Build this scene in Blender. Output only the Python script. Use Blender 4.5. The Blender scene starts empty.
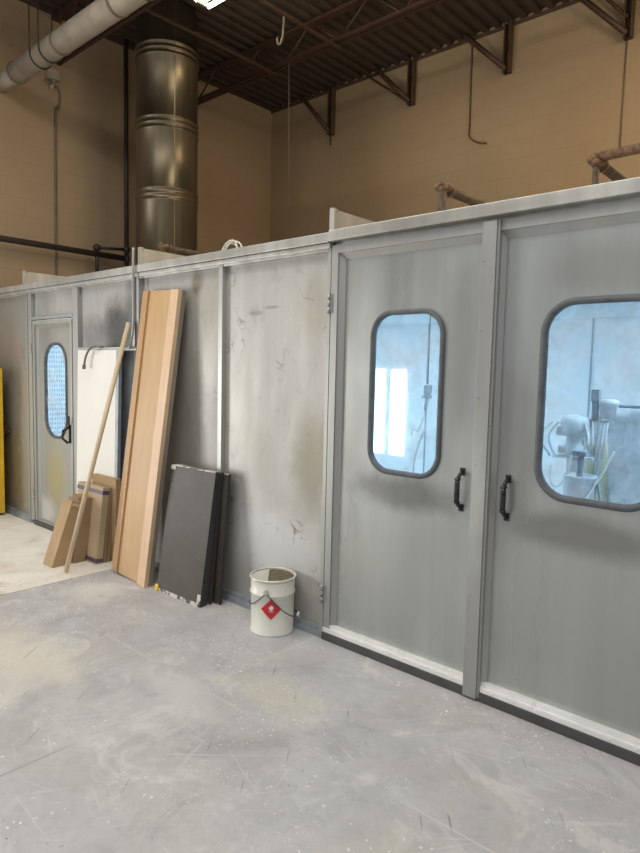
import bpy, bmesh, math, random
from mathutils import Vector, Matrix
random.seed(7)
S = bpy.context.scene
C = S.collection
PI = math.pi

# ------------------------------------------------------------------ camera
YAW, PITCH, ROLL, FPX, CAMH = -0.730398, -0.0877878, 0.0229909, 634.28, 1.55
cy, sy, cp, sp, cr, sr = math.cos(YAW), math.sin(YAW), math.cos(PITCH), math.sin(PITCH), math.cos(ROLL), math.sin(ROLL)
fwd = Vector((sy*cp, cy*cp, sp)); r0 = Vector((cy, -sy, 0)); u0 = r0.cross(fwd)
rgt = r0*cr + u0*sr; upv = u0*cr - r0*sr
cam = bpy.data.cameras.new('camera'); camo = bpy.data.objects.new('camera', cam); C.objects.link(camo)
camo.matrix_world = Matrix(((rgt.x, upv.x, -fwd.x, 0), (rgt.y, upv.y, -fwd.y, 0), (rgt.z, upv.z, -fwd.z, CAMH), (0, 0, 0, 1)))
cam.sensor_fit = 'VERTICAL'; cam.sensor_height = 36; cam.lens = 36*FPX/853
cam.clip_start = 0.05
S.camera = camo

# ------------------------------------------------------------------ materials
class NT:
    def __init__(s, name):
        s.m = bpy.data.materials.new(name); s.m.use_nodes = True
        s.t = s.m.node_tree; s.n = s.t.nodes; s.b = s.n['Principled BSDF']
        s.pos = s.n.new('ShaderNodeNewGeometry').outputs['Position']
    def lk(s, a, b): s.t.links.new(a, b)
    def put(s, v, sock):
        if isinstance(v, bpy.types.NodeSocket): s.lk(v, sock)
        elif isinstance(v, (tuple, list)): sock.default_value = tuple(v) + ((1,) if len(sock.default_value) == 4 and len(v) == 3 else ())
        else: sock.default_value = v
    def scaled(s, sc, rot=(0, 0, 0), loc=(0, 0, 0)):
        src = s.pos
        if rot != (0, 0, 0):
            q = s.n.new('ShaderNodeMapping'); s.lk(s.pos, q.inputs[0]); q.inputs['Rotation'].default_value = rot; src = q.outputs[0]
        n = s.n.new('ShaderNodeMapping'); s.lk(src, n.inputs[0])
        n.inputs['Scale'].default_value = sc; n.inputs['Location'].default_value = loc
        return n.outputs[0]
    def noise(s, vec, scale=1, detail=4, rough=.55, dist=0):
        n = s.n.new('ShaderNodeTexNoise'); s.lk(vec, n.inputs['Vector'])
        n.inputs['Scale'].default_value = scale; n.inputs['Detail'].default_value = detail
        n.inputs['Roughness'].default_value = rough; n.inputs['Distortion'].default_value = dist
        return n.outputs[0]
    def voro(s, vec, scale=1):
        n = s.n.new('ShaderNodeTexVoronoi'); s.lk(vec, n.inputs['Vector']); n.inputs['Scale'].default_value = scale
        return n.outputs['Distance']
    def mr(s, v, a, b, c=0., d=1., smooth=False):
        n = s.n.new('ShaderNodeMapRange'); n.clamp = True
        if smooth: n.interpolation_type = 'SMOOTHSTEP'
        s.put(v, n.inputs[0])
        for i, x in enumerate((a, b, c, d)): n.inputs[i+1].default_value = x
        return n.outputs[0]
    def ma(s, op, a, b=0., c=None):
        n = s.n.new('ShaderNodeMath'); n.operation = op; s.put(a, n.inputs[0]); s.put(b, n.inputs[1])
        if c is not None: s.put(c, n.inputs[2])
        return n.outputs[0]
    def mix(s, f, a, b):
        n = s.n.new('ShaderNodeMix'); n.data_type = 'RGBA'
        s.put(f, n.inputs[0]); s.put(a, n.inputs[6]); s.put(b, n.inputs[7])
        return n.outputs[2]
    def xyz(s):
        n = s.n.new('ShaderNodeSeparateXYZ'); s.lk(s.pos, n.inputs[0]); return n.outputs
    def blob(s, c, r, rough=.35, seed=0):
        """soft irregular stain or painted light patch centred on c with radii r"""
        n = s.n.new('ShaderNodeMapping'); s.lk(s.pos, n.inputs[0])
        n.inputs['Scale'].default_value = tuple(1/q if q else 0 for q in r)
        n.inputs['Location'].default_value = tuple(-a/q if q else 0 for a, q in zip(c, r))
        l = s.n.new('ShaderNodeVectorMath'); l.operation = 'LENGTH'; s.lk(n.outputs[0], l.inputs[0])
        nz = s.noise(s.scaled((1, 1, 1), loc=(seed*3.1, 0, seed)), 5, 4, .6)
        d = s.ma('ADD', l.outputs['Value'], s.ma('MULTIPLY', s.ma('SUBTRACT', nz, .5), 2.2*rough))
        return s.mr(d, 1.05, .25, 0, 1, True)
    def bump(s, h, st=.3, dist=.01):
        n = s.n.new('ShaderNodeBump'); s.put(h, n.inputs['Height']); n.inputs['Strength'].default_value = st; n.inputs['Distance'].default_value = dist
        s.lk(n.outputs[0], s.b.inputs['Normal'])
    def out(s, col=None, rough=.5, metal=0., spec=.5):
        if col is not None: s.put(col, s.b.inputs['Base Color'])
        s.put(rough, s.b.inputs['Roughness']); s.put(metal, s.b.inputs['Metallic']); s.b.inputs['Specular IOR Level'].default_value = spec
        return s.m

def plain(name, col, rough=.5, metal=0., vary=.12, sc=12, spec=.5):
    t = NT(name); nz = t.noise(t.scaled((sc,)*3), 1, 4)
    a = tuple(max(0, c*(1-vary)) for c in col); b = tuple(min(1, c*(1+vary)) for c in col)
    return t.out(t.mix(t.mr(nz, .3, .7), a, b), rough, metal, spec)

def steel(name, base=(.46, .46, .43), stains_shade=(), metal=.35, rough=.5, vary=.08, speck=.5, scuff=.0, seed=0):
    """galvanised sheet: vertical mill streaks, cloudy patina, over-spray stain patches, some of them painted shade and reflection"""
    t = NT(name)
    st = t.noise(t.scaled((9, 9, .5)), 1, 5, .6)
    cl = t.noise(t.scaled((1.1, 1.1, 1.1), loc=(3, 1, 8)), 1, 4, .55)
    a = tuple(c*(1-vary) for c in base); b = tuple(min(1, c*(1+vary)) for c in base)
    col = t.mix(t.mr(st, .3, .7), a, b)
    col = t.mix(t.mr(cl, .35, .7, 0, .45), col, tuple(c*.80 for c in base))
    for i, (c, r, k, s_) in enumerate(stains_shade):
        col = t.mix(t.ma('MULTIPLY', t.blob(c, r, .35, i+1), s_), col, k)
    if scuff:
        sn = t.noise(t.scaled((3.2, 3.2, 3.2), loc=(seed, seed, 2)), 1, 3, .5, 1.5); sm = t.mr(t.noise(t.scaled((2.6, 2.6, 2.6), loc=(seed+5, 0, 0)), 1, 4, .6), .56, .66)
        ln = t.mr(t.ma('ABSOLUTE', t.ma('SUBTRACT', sn, .5)), .022, .004)
        col = t.mix(t.ma('MULTIPLY', t.ma('MULTIPLY', ln, sm), scuff), col, (.17, .16, .14))
        sq = t.noise(t.scaled((6, 6, 4), loc=(seed, 1, 0)), 1, 7, .7, 1.)
        col = t.mix(t.mr(sq, .56, .70, 0, scuff*.5), col, (.24, .23, .20)); col = t.mix(t.mr(sq, .43, .30, 0, scuff*.4), col, (.60, .60, .57))
    if speck:
        v = t.voro(t.scaled((1, 1, 1)), 38)
        g = t.mr(t.noise(t.scaled((2, 2, 2)), 1, 3), .55, .7)
        col = t.mix(t.ma('MULTIPLY', t.mr(v, .10, .06, 0, speck), g), col, (.75, .74, .70))
    rr = t.mr(t.noise(t.scaled((4, 4, 1)), 1, 3), .3, .7, rough-.06, rough+.1)
    t.bump(t.noise(t.scaled((5, 5, 1.2)), 1, 2), .12, .01)
    return t.out(col, rr, metal)

M = {}
DK = (.15, .15, .14); OL = (.29, .25, .12); LT = (.60, .60, .57); BR = (.30, .24, .17)
M['steel_frame'] = steel('galvanised_frame', (.43, .435, .41), metal=.5, rough=.42)
M['steel_header'] = steel('header_metal', (.52, .515, .48), [((-3.4, 2.66, 2.28), (.8, 1, .05), (.24, .22, .18), .5), ((-5.3, 2.66, 2.28), (.9, 1, .05), (.24, .22, .18), .5), ((-1.6, 2.66, 2.28), (.9, 1, .05), (.25, .23, .19), .5)], metal=.5, rough=.40, vary=.25)
M['steel_dark'] = plain('dark_track', (.09, .09, .088), .5, .4)
M['steel_bright'] = steel('highlit_rail', (.90, .90, .88), metal=.15, rough=.3)  # near-white colour carries the highlight on the door bottom rails
P1 = steel('panel_a', (.35, .34, .30), [((-6.75, 2.7, .5), (.5, 1, .7), (.36, .29, .16), .8), ((-6.8, 2.7, 1.7), (.35, 1, .5), BR, .35)], scuff=0.6, seed=6)
P2 = steel('panel_b', (.45, .45, .42), [((-5.9, 2.7, 2.1), (.25, 1, .2), DK, .3)], scuff=0.6, seed=11)
P3 = steel('panel_c', (.42, .42, .39), [((-4.60, 2.7, 1.84), (.42, 1, .30), (.08, .08, .07), 1.), ((-5.0, 2.7, 1.80), (.4, 1, .2), DK, .7), ((-4.4, 2.7, 2.08), (.16, 1, .3), DK, .6)], scuff=0.6, seed=11)
P4 = steel('panel_d', (.40, .39, .36), [((-3.60, 2.7, 2.14), (.09, 1, .12), (.22, .19, .15), 1.), ((-3.62, 2.7, 1.2), (.2, 1, .6), DK, .35), ((-3.45, 2.7, 1.9), (.2, 1, .5), (.36, .34, .27), .6)], scuff=0.8, seed=18)  # tall dark patch right of the wooden board is its shadow, painted in
P5 = steel('panel_e', (.46, .45, .42), [((-2.50, 2.7, 1.0), (.22, 1, .42), (.27, .25, .17), .75), ((-2.8, 2.7, .45), (.6, 1, .33), (.62, .64, .63), .7), ((-3.0, 2.7, 1.9), (.09, 1, .022), DK, .5), ((-2.85, 2.7, 1.93), (.10, 1, .015), DK, .5), ((-3.12, 2.7, 1.3), (.12, 1, .5), (.33, .32, .27), .5), ((-2.5, 2.7, 1.9), (.14, 1, .3), (.36, .33, .26), .6), ((-2.95, 2.7, 1.0), (.12, 1, .25), (.36, .35, .30), .6)], scuff=0.8, seed=15)  # wide pale patch low down is floor reflection painted into the colour
DA = steel('door_skin_a', (.50, .525, .505), [((-1.85, 2.7, .93), (.45, 1, .13), (.20, .20, .19), .8), ((-2.0, 2.7, .4), (.5, 1, .25), (.46, .48, .45), .5), ((-2.2, 2.7, 1.3), (.14, 1, .6), (.28, .28, .26), .5), ((-1.55, 2.7, 1.7), (.14, 1, .5), (.31, .31, .29), .5)], metal=.8, rough=.31, speck=.3)
DB = steel('door_skin_b', (.50, .525, .505), [((-.95, 2.7, .88), (.5, 1, .12), (.24, .24, .23), .75), ((-1.25, 2.7, 1.2), (.14, 1, .6), (.27, .27, .25), .5), ((-.9, 2.7, .4), (.6, 1, .3), (.44, .46, .43), .4), ((-.9, 2.7, 2.0), (.4, 1, .15), (.33, .31, .27), .5)], metal=.8, rough=.31, speck=.3)
DC = steel('door_skin_c', (.36, .36, .32), [((-5.72, 2.7, .50), (.24, 1, .42), (.38, .34, .18), .9), ((-5.9, 2.7, 1.8), (.2, 1, .3), DK, .3), ((-5.95, 2.7, .15), (.3, 1, .2), LT, .7)])
PST = steel('post_metal', (.37, .375, .36), [((-1.42, 2.66, 1.0), (.09, 1, .5), (.62, .62, .58), .45)], metal=.5, rough=.45, speck=1.)

M['duct'] = steel('duct_metal', (.22, .185, .13), metal=.85, rough=.36, vary=.25, speck=0)
M['pipe_brown'] = plain('rusty_pipe', (.11, .075, .05), .6, .2, .4, 20)
M['pipe_dark'] = plain('dark_pipe', (.05, .04, .035), .55, .2)
M['pipe_brass'] = plain('copper_fitting', (.19, .11, .06), .65, .2, .5, 60)
M['beam'] = plain('red_oxide_steel', (.060, .028, .020), .6, .1)
M['bracket'] = plain('brown_steel', (.085, .050, .028), .6, .1)
M['spiral'] = plain('painted_duct', (.36, .32, .25), .6, .1, .2, 6)
M['wire'] = plain('grey_wire', (.17, .14, .105), .6, .2)
M['wire_w'] = plain('white_hose', (.75, .75, .70), .5)
M['rubber'] = plain('grey_rubber', (.10, .11, .12), .55, .0, .2, 20)
M['black_iron'] = plain('black_iron', (.045, .045, .045), .3, .6, .6, 60)
M['chrome'] = plain('bright_metal', (.7, .7, .68), .25, .9)
M['bluewhite'] = plain('booth_liner', (.80, .84, .86), .5, 0, .05, 2)
M['seam'] = plain('liner_seam', (.35, .42, .48), .5)
M['dusty'] = plain('overspray_dust', (.60, .64, .67), .9, 0, .22, 14)
M['dusty_d'] = plain('overspray_dust_dark', (.24, .29, .33), .9, 0, .3, 20)
M['dusty_o'] = plain('overspray_olive', (.54, .54, .42), .9, 0, .25, 10)
M['yellow'] = plain('yellow_paint', (.78, .50, .03), .4, 0, .08, 3)
M['white_board'] = plain('white_laminate', (.80, .79, .72), .5, 0, .04, 2)
M['grey_board'] = plain('blue_grey_strip', (.33, .36, .39), .5, .3)

def wood(name, c1, c2, ax=2):
    t = NT(name); sc = [26, 26, 26]; sc[ax] = 1.2
    g = t.noise(t.scaled(tuple(sc)), 1, 5, .6, .6); f = t.noise(t.scaled((2, 2, 2)), 1, 3)
    col = t.mix(t.mr(g, .3, .7), c1, c2); col = t.mix(t.mr(f, .4, .75, 0, .35), col, tuple(c*.8 for c in c1))
    return t.out(col, .5)
M['oak'] = wood('veneer_board', (.54, .34, .16), (.60, .40, .20))
M['oak_d'] = wood('veneer_edge', (.46, .27, .12), (.54, .33, .16))
M['pine'] = wood('pale_pine', (.68, .46, .28), (.78, .56, .37))
M['stick'] = wood('dowel_wood', (.66, .52, .34), (.78, .64, .45))
M['raw_edge'] = wood('raw_edge', (.20, .17, .14), (.32, .27, .22))
def card(name, c):
    t = NT(name); n = t.noise(t.scaled((3, 3, 3)), 1, 5, .6); st = t.noise(t.scaled((2, 2, 60)), 1, 2)
    col = t.mix(t.mr(n, .35, .7), c, tuple(q*.72 for q in c)); col = t.mix(t.mr(st, .4, .7, 0, .2), col, tuple(q*.8 for q in c))
    return t.out(col, .85, 0, .2)
M['card'] = card('cardboard', (.50, .35, .20)); M['card2'] = card('cardboard_worn', (.36, .25, .15)); M['card3'] = card('cardboard_pale', (.56, .43, .28))
M['tape'] = plain('purple_tape', (.10, .085, .13), .4, 0, .2)
# black laminate panels with scuffs
t = NT('black_laminate'); n = t.noise(t.scaled((2.5, 2.5, 2.5)), 1, 5, .65)
col = t.mix(t.mr(n, .35, .7), (.058, .052, .043), (.10, .09, .073))
v = t.voro(t.scaled((1, 1, 1)), 22); g = t.mr(t.noise(t.scaled((4, 4, 4)), 1, 3), .52, .66)
col = t.mix(t.ma('MULTIPLY', t.mr(v, .13, .07), g), col, (.45, .43, .38))
M['black_lam'] = t.out(col, t.mr(n, .3, .7, .42, .55), 0, .3)
t = NT('scuffed_edge'); n = t.noise(t.scaled((14, 14, 14)), 1, 5, .65)
M['scuff'] = t.out(t.mix(t.mr(n, .46, .54), (.08, .075, .065), (.62, .60, .54)), .5)
M['edge_black'] = plain('black_edge', (.035, .034, .032), .5)
# pail
t = NT('pail_white'); n = t.noise(t.scaled((10, 10, 5)), 1, 4); x, y, z = t.xyz()
col = t.mix(t.mr(n, .5, .75, 0, .5), (.80, .79, .70), (.62, .60, .48))
v = t.voro(t.scaled((1, 1, 1)), 30); col = t.mix(t.mr(v, .09, .05, 0, .8), col, (.16, .14, .09))
M['pail'] = t.out(col, .35)
M['pail_rim'] = plain('pail_rim', (.72, .71, .64), .3, .3)
M['olive'] = plain('olive_paint_skin', (.115, .095, .042), .55, 0, .5, 40)
M['red'] = plain('red_label', (.62, .025, .035), .45, 0, .05)
M['label_w'] = plain('white_print', (.85, .83, .80), .5, 0, .02)
M['faded_red'] = plain('faded_red_print', (.44, .27, .25), .5, .3, .1)

# glass with dusty film
def glass(name, dust=.12, col=(.80, .87, .92)):
    m = bpy.data.materials.new(name); m.use_nodes = True; t = m.node_tree; t.nodes.clear()
    o = t.nodes.new('ShaderNodeOutputMaterial'); tr = t.nodes.new('ShaderNodeBsdfTransparent'); tr.inputs[0].default_value = (*col, 1)
    gl = t.nodes.new('ShaderNodeBsdfGlossy'); gl.inputs['Roughness'].default_value = .03
    df = t.nodes.new('ShaderNodeBsdfDiffuse'); df.inputs[0].default_value = (.72, .76, .80, 1)
    fr = t.nodes.new('ShaderNodeFresnel'); fr.inputs[0].default_value = 1.45
    m1 = t.nodes.new('ShaderNodeMixShader'); gb = t.nodes.new('ShaderNodeNewGeometry'); k1 = t.nodes.new('ShaderNodeMath'); k1.operation = 'SUBTRACT'; k1.inputs[0].default_value = 1; t.links.new(gb.outputs['Backfacing'], k1.inputs[1]); k2 = t.nodes.new('ShaderNodeMath'); k2.operation = 'MULTIPLY'; t.links.new(fr.outputs[0], k2.inputs[0]); t.links.new(k1.outputs[0], k2.inputs[1]); t.links.new(k2.outputs[0], m1.inputs[0]); t.links.new(tr.outputs[0], m1.inputs[1]); t.links.new(gl.outputs[0], m1.inputs[2])
    g = t.nodes.new('ShaderNodeNewGeometry'); nz = t.nodes.new('ShaderNodeTexNoise'); nz.inputs['Scale'].default_value = 6; nz.inputs['Detail'].default_value = 6
    t.links.new(g.outputs['Position'], nz.inputs['Vector'])
    mr = t.nodes.new('ShaderNodeMapRange'); mr.inputs[1].default_value = .45; mr.inputs[2].default_value = .8; mr.inputs[3].default_value = .02; mr.inputs[4].default_value = dust*2.5
    t.links.new(nz.outputs[0], mr.inputs[0])
    m2 = t.nodes.new('ShaderNodeMixShader'); t.links.new(mr.outputs[0], m2.inputs[0]); t.links.new(m1.outputs[0], m2.inputs[1]); t.links.new(df.outputs[0], m2.inputs[2])
    t.links.new(m2.outputs[0], o.inputs[0]); return m
M['glass'] = glass('window_glass'); M['glass_s'] = glass('dusty_window_glass', .18)

def emis(name, col, st):
    m = bpy.data.materials.new(name); m.use_nodes = True; b = m.node_tree.nodes['Principled BSDF']
    b.inputs['Base Color'].default_value = (*[c*.8 for c in col], 1); b.inputs['Emission Color'].default_value = (*col, 1); b.inputs['Emission Strength'].default_value = st
    return m
M['tube'] = emis('fluorescent_tube', (1, .90, .66), 26)
M['tube_warm'] = emis('warm_lamp', (1, .62, .30), 30)
M['booth_light'] = emis('booth_light', (.74, .90, 1.0), 19)
M['strip_glow'] = emis('glowing_strip', (.88, .96, 1.0), 2.2)

# room surfaces
t = NT('painted_concrete_floor')
xs = t.xyz()
big = t.noise(t.scaled((1.3, 1.3, .9)), 1, 7, .68, .4); mid = t.noise(t.scaled((3.5, 3.5, 1)), 1, 6, .65); fine = t.noise(t.scaled((22, 22, 1)), 1, 4, .6)
col = t.mix(t.mr(mid, .3, .72), (.44, .44, .455), (.59, .59, .60))
col = t.mix(t.mr(big, .46, .68, 0, .6), col, (.52, .49, .44))
col = t.mix(t.mr(fine, .5, .75, 0, .4), col, (.38, .38, .385))
lg = t.noise(t.scaled((2.6, 2.6, 1), loc=(9, 4, 0)), 1, 8, .72, .8); col = t.mix(t.mr(lg, .53, .64, 0, .75), col, (.68, .675, .65)); col = t.mix(t.mr(lg, .46, .34, 0, .65), col, (.37, .37, .385))
for c_, r_, k, s_ in (((-3.35, 1.35, 0), (.75, .35, 0), (.68, .64, .55), .8), ((-2.1, 2.05, 0), (.42, .2, 0), (.62, .59, .50), .6), ((-1.0, 1.55, 0), (.32, .25, 0), (.60, .56, .47), .55), ((-2.45, 1.75, 0), (.45, .14, 0), (.66, .65, .61), .6),
                      ((-4.0, 2.15, 0), (.28, .22, 0), (.70, .70, .65), .8), ((-2.6, 1.05, 0), (.3, .14, 0), (.36, .36, .36), .3)):
    col = t.mix(t.ma('MULTIPLY', t.blob(c_, r_, .6, s_*9), s_), col, k)
# long light scratches in several directions
for i, (ang, thr, w) in enumerate(((.35, .66, .7), (-.75, .66, .7), (1.25, .665, .6), (2.2, .66, .6), (.05, .67, .6), (2.8, .67, .6))):
    n = t.noise(t.scaled((1.6, 40, 1), rot=(0, 0, ang), loc=(i*7, i*3, 0)), 1, 3, .5)
    col = t.mix(t.mr(n, thr+.012, thr+.06, 0, w*.6), col, (.70, .69, .67))
n = t.noise(t.scaled((3, 60, 1), rot=(0, 0, .9), loc=(4, 9, 0)), 1, 2, .5); col = t.mix(t.mr(n, .70, .74, 0, .6), col, (.16, .16, .16))
# paint flecks: sparse everywhere, thick near the sheet on the left
left = t.ma('MULTIPLY', t.mr(xs[0], -2.9, -4.2), t.mr(xs[1], .9, 1.5))
for sc, r, seed, kk in ((14, .12, 0, (.86, .86, .82)), (26, .17, 5, (.86, .86, .83)), (50, .2, 9, (.84, .83, .80)), (16, .075, 12, (.10, .10, .10))):
    wv = t.n.new('ShaderNodeTexVoronoi'); vec = t.scaled((1, 1, 0), loc=(seed, seed*.7, 0)); d_ = t.n.new('ShaderNodeVectorMath'); d_.operation = 'ADD'
    nn = t.n.new('ShaderNodeTexNoise'); t.lk(vec, nn.inputs['Vector']); nn.inputs['Scale'].default_value = 30
    sc_ = t.n.new('ShaderNodeVectorMath'); sc_.operation = 'SCALE'; t.lk(nn.outputs[1], sc_.inputs[0]); sc_.inputs['Scale'].default_value = .035
    t.lk(vec, d_.inputs[0]); t.lk(sc_.outputs[0], d_.inputs[1]); t.lk(d_.outputs[0], wv.inputs['Vector']); wv.inputs['Scale'].default_value = sc
    g = t.mr(t.noise(t.scaled((1.7, 1.7, 1), loc=(seed, 2, 0)), 1, 4, .6), .50, .64)
    if kk[0] > .2: g = t.ma('MAXIMUM', g, t.ma('MULTIPLY', left, t.mr(t.noise(t.scaled((4, 4, 1), loc=(seed, 0, 0)), 1, 4), .38, .5)))
    f = t.mr(wv.outputs['Distance'], r, r*.7)
    col = t.mix(t.ma('MULTIPLY', f, g), col, kk)
# saw-cut joints
jx = t.mr(t.ma('ABSOLUTE', t.ma('ADD', xs[0], 2.385)), .006, .003); jy = t.mr(t.ma('ABSOLUTE', t.ma('SUBTRACT', xs[1], 1.84)), .008, .003)
jn = t.mr(t.noise(t.scaled((2, 2, 1), loc=(3, 8, 0)), 1, 5, .6), .42, .6, .05, .75)
col = t.mix(t.ma('MULTIPLY', jx, jn), col, t.mix(t.mr(xs[1], 1.45, 1.6), (.28, .28, .28), (.66, .65, .62))); col = t.mix(t.ma('MULTIPLY', jy, jn), col, (.64, .635, .61))
t.bump(fine, .08, .005)
M['floor'] = t.out(col, t.mr(mid, .3, .7, .38, .6), 0, .45)

t = NT('painted_block_wall'); 
col = t.mix(t.mr(t.noise(t.scaled((.5, .5, .5)), 1, 4), .35, .7), (.40, .30, .19), (.34, .25, .155))
bn = t.n.new('ShaderNodeTexBrick'); bn.inputs['Scale'].default_value = 1; bn.inputs['Brick Width'].default_value = .4; bn.inputs['Row Height'].default_value = .2; bn.inputs['Mortar Size'].default_value = .006
cx = t.n.new('ShaderNodeCombineXYZ'); x = t.xyz(); t.lk(t.ma('ADD', x[0], x[1]), cx.inputs[0]); t.lk(x[2], cx.inputs[1]); t.lk(cx.outputs[0], bn.inputs['Vector'])
col = t.mix(t.ma('MULTIPLY', bn.outputs['Fac'], .16), col, (.22, .16, .10))
t.bump(t.ma('SUBTRACT', 1., bn.outputs['Fac']), .15, .004)
M['wall'] = t.out(col, .75, 0, .25)
M['deck'] = plain('dark_deck', (.075, .055, .04), .75, .1, .15, 4, .2)
t = NT('masonite_sheet'); n = t.noise(t.scaled((2.2, 2.2, 1)), 1, 6, .6, 1.5)
col = t.mix(t.mr(n, .42, .7), (.88, .85, .78), (.72, .66, .57))
col = t.mix(t.mr(t.noise(t.scaled((5, 1.2, 1), rot=(0, 0, .6)), 1, 4), .60, .70, 0, .7), col, (.42, .31, .21))
v = t.voro(t.scaled((1, 1, 1)), 16); col = t.mix(t.mr(v, .10, .06), col, (.35, .28, .2))
M['sheet'] = t.out(col, .6)
# perforated white sheet (dots in rows)
t = NT('perforated_sheet'); x = t.xyz()
fy = t.ma('ABSOLUTE', t.ma('SUBTRACT', t.ma('FRACT', t.ma('MULTIPLY', x[1], 36)), .5)); fz = t.ma('ABSOLUTE', t.ma('SUBTRACT', t.ma('FRACT', t.ma('MULTIPLY', x[2], 18)), .5))
d = t.ma('MAXIMUM', t.ma('MULTIPLY', fy, 1.2), fz)
reg = t.mr(x[1], 3.36, 3.40)
col = t.mix(t.ma('MULTIPLY', t.mr(d, .24, .18), reg), (.72, .80, .84), (.24, .28, .31))
M['perf'] = t.out(col, .5)

# ------------------------------------------------------------------ mesh helpers
def BM(): return bmesh.new()
def box(bm, x0, x1, y0, y1, z0, z1, mi=0, M4=None):
    r = bmesh.ops.create_cube(bm, size=1)
    m = Matrix.Translation(((x0+x1)/2, (y0+y1)/2, (z0+z1)/2)) @ Matrix.Diagonal((abs(x1-x0), abs(y1-y0), abs(z1-z0), 1))
    bmesh.ops.transform(bm, matrix=(M4 @ m) if M4 else m, verts=r['verts'])
    for f in set(f for v in r['verts'] for f in v.link_faces): f.material_index = mi
    return r['verts']
def tube(bm, pts, r, n=12, mi=0, closed=False):
    pts = [Vector(p) for p in pts]; rings = []
    prev = None
    for i, p in enumerate(pts):
        if closed: d = pts[(i+1) % len(pts)]-pts[i-1]
        else: d = (pts[min(i+1, len(pts)-1)]-pts[max(i-1, 0)])
        d.normalize()
        if prev is None:
            a = Vector((0, 0, 1)) if abs(d.z) < .9 else Vector((1, 0, 0)); u = d.cross(a).normalized()
        else: u = (prev-d*prev.dot(d)).normalized()
        prev = u; w = d.cross(u)
        rr = r[i] if isinstance(r, (list, tuple)) else r
        rings.append([bm.verts.new(p+(u*math.cos(2*PI*k/n)+w*math.sin(2*PI*k/n))*rr) for k in range(n)])
    m = len(rings)
    for i in range(m if closed else m-1):
        A, B = rings[i], rings[(i+1) % m]
        for k in range(n):
            f = bm.faces.new((A[k], A[(k+1) % n], B[(k+1) % n], B[k])); f.smooth = True; f.material_index = mi
    if not closed:
        for R in (rings[0][::-1], rings[-1]):
            f = bm.faces.new(R); f.material_index = mi
def lathe(bm, prof, c, n=48, mi=0, smooth=True, M4=None):
    rings = []
    for r, z in prof:
        rings.append([bm.verts.new(((M4 @ Vector((r*math.cos(2*PI*k/n), r*math.sin(2*PI*k/n), z))) if M4 else Vector((r*math.cos(2*PI*k/n), r*math.sin(2*PI*k/n), z))) + Vector(c)) for k in range(n)])
    for A, B in zip(rings, rings[1:]):
        for k in range(n):
            f = bm.faces.new((A[k], A[(k+1) % n], B[(k+1) % n], B[k])); f.smooth = smooth; f.material_index = mi
    bm.faces.new(rings[0][::-1]).material_index = mi; bm.faces.new(rings[-1]).material_index = mi
def rrect(cx_, cz, w, h, r, n=10):
    out = []
    for (sx, sz, a0) in ((1, 1, 0), (-1, 1, PI/2), (-1, -1, PI), (1, -1, 1.5*PI)):
        for k in range(n+1):
            a = a0+PI/2*k/n; out.append((cx_+sx*(w/2-r)+r*math.cos(a), cz+sz*(h/2-r)+r*math.sin(a)))
    return out
def plate(bm, outer, holes, y0, y1, mi=0):
    """sheet in the XZ plane between y0 and y1 with holes"""
    tmp = bmesh.new(); es = []
    for loop in [outer]+holes:
        vs = [tmp.verts.new((x, y0, z)) for x, z in loop]
        es += [tmp.edges.new((vs[i], vs[(i+1) % len(vs)])) for i in range(len(vs))]
    bmesh.ops.triangle_fill(tmp, use_beauty=True, use_dissolve=False, edges=es)
    r = bmesh.ops.extrude_face_region(tmp, geom=tmp.faces[:])
    for v in r['geom']:
        if isinstance(v, bmesh.types.BMVert): v.co.y = y1
    bmesh.ops.recalc_face_normals(tmp, faces=tmp.faces[:])
    me = bpy.data.meshes.new('t'); tmp.to_mesh(me); tmp.free(); bm.from_mesh(me); bpy.data.meshes.remove(me)
def ring(bm, A, B, y0, y1):
    """frame between two equal-length loops A (outer) and B (inner)"""
    n = len(A); va = [[bm.verts.new((x, y, z)) for x, z in L] for L in (A, B) for y in (y0, y1)]
    oa, ob, ia, ib = va
    for k in range(n):
        j = (k+1) % n
        for q in ((oa[k], oa[j], ia[j], ia[k]), (ob[j], ob[k], ib[k], ib[j]), (oa[j], oa[k], ob[k], ob[j]), (ia[k], ia[j], ib[j], ib[k])): bm.faces.new(q)

def obj(name, bm, mat, parent=None, bevel=0, label=None, recalc=True):
    if recalc: bmesh.ops.recalc_face_normals(bm, faces=bm.faces[:])
    me = bpy.data.meshes.new(name); 
    bb = [v.co for v in bm.verts]
    base = Vector((sum(v.x for v in bb)/len(bb), sum(v.y for v in bb)/len(bb), min(v.z for v in bb)))
    off = Vector((0, 0, 0))
    if parent is None:
        off = base; bmesh.ops.translate(bm, vec=-base, verts=bm.verts[:])
    bm.to_mesh(me); bm.free()
    for m in (mat if isinstance(mat, (list, tuple)) else [mat]): me.materials.append(m)
    o = bpy.data.objects.new(name, me); C.objects.link(o); o.location = off
    if parent is not None:
        o.parent = parent
        if parent.type == 'EMPTY' or parent.parent is None: o.matrix_parent_inverse = Matrix.Translation(-Vector(parent.location))
    if bevel:
        b = o.modifiers.new('bevel', 'BEVEL'); b.width = bevel; b.segments = 2; b.limit_method = 'ANGLE'
    if label: o['label'] = label
    return o
def thing(name, label, cat, loc, group=None):
    o = bpy.data.objects.new(name, None); C.objects.link(o); o.location = loc; o.empty_display_size = .1
    o['label'] = label; o['category'] = cat
    if group: o['group'] = group
    return o
def tag(o, label, cat, group=None, kind=None):
    o['label'] = label; o['category'] = cat
    if group: o['group'] = group
    if kind: o['kind'] = kind
    return o
def struct(name, bm, mat, bevel=0):
    o = obj(name, bm, mat, None, bevel); o['kind'] = 'structure'; return o

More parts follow.
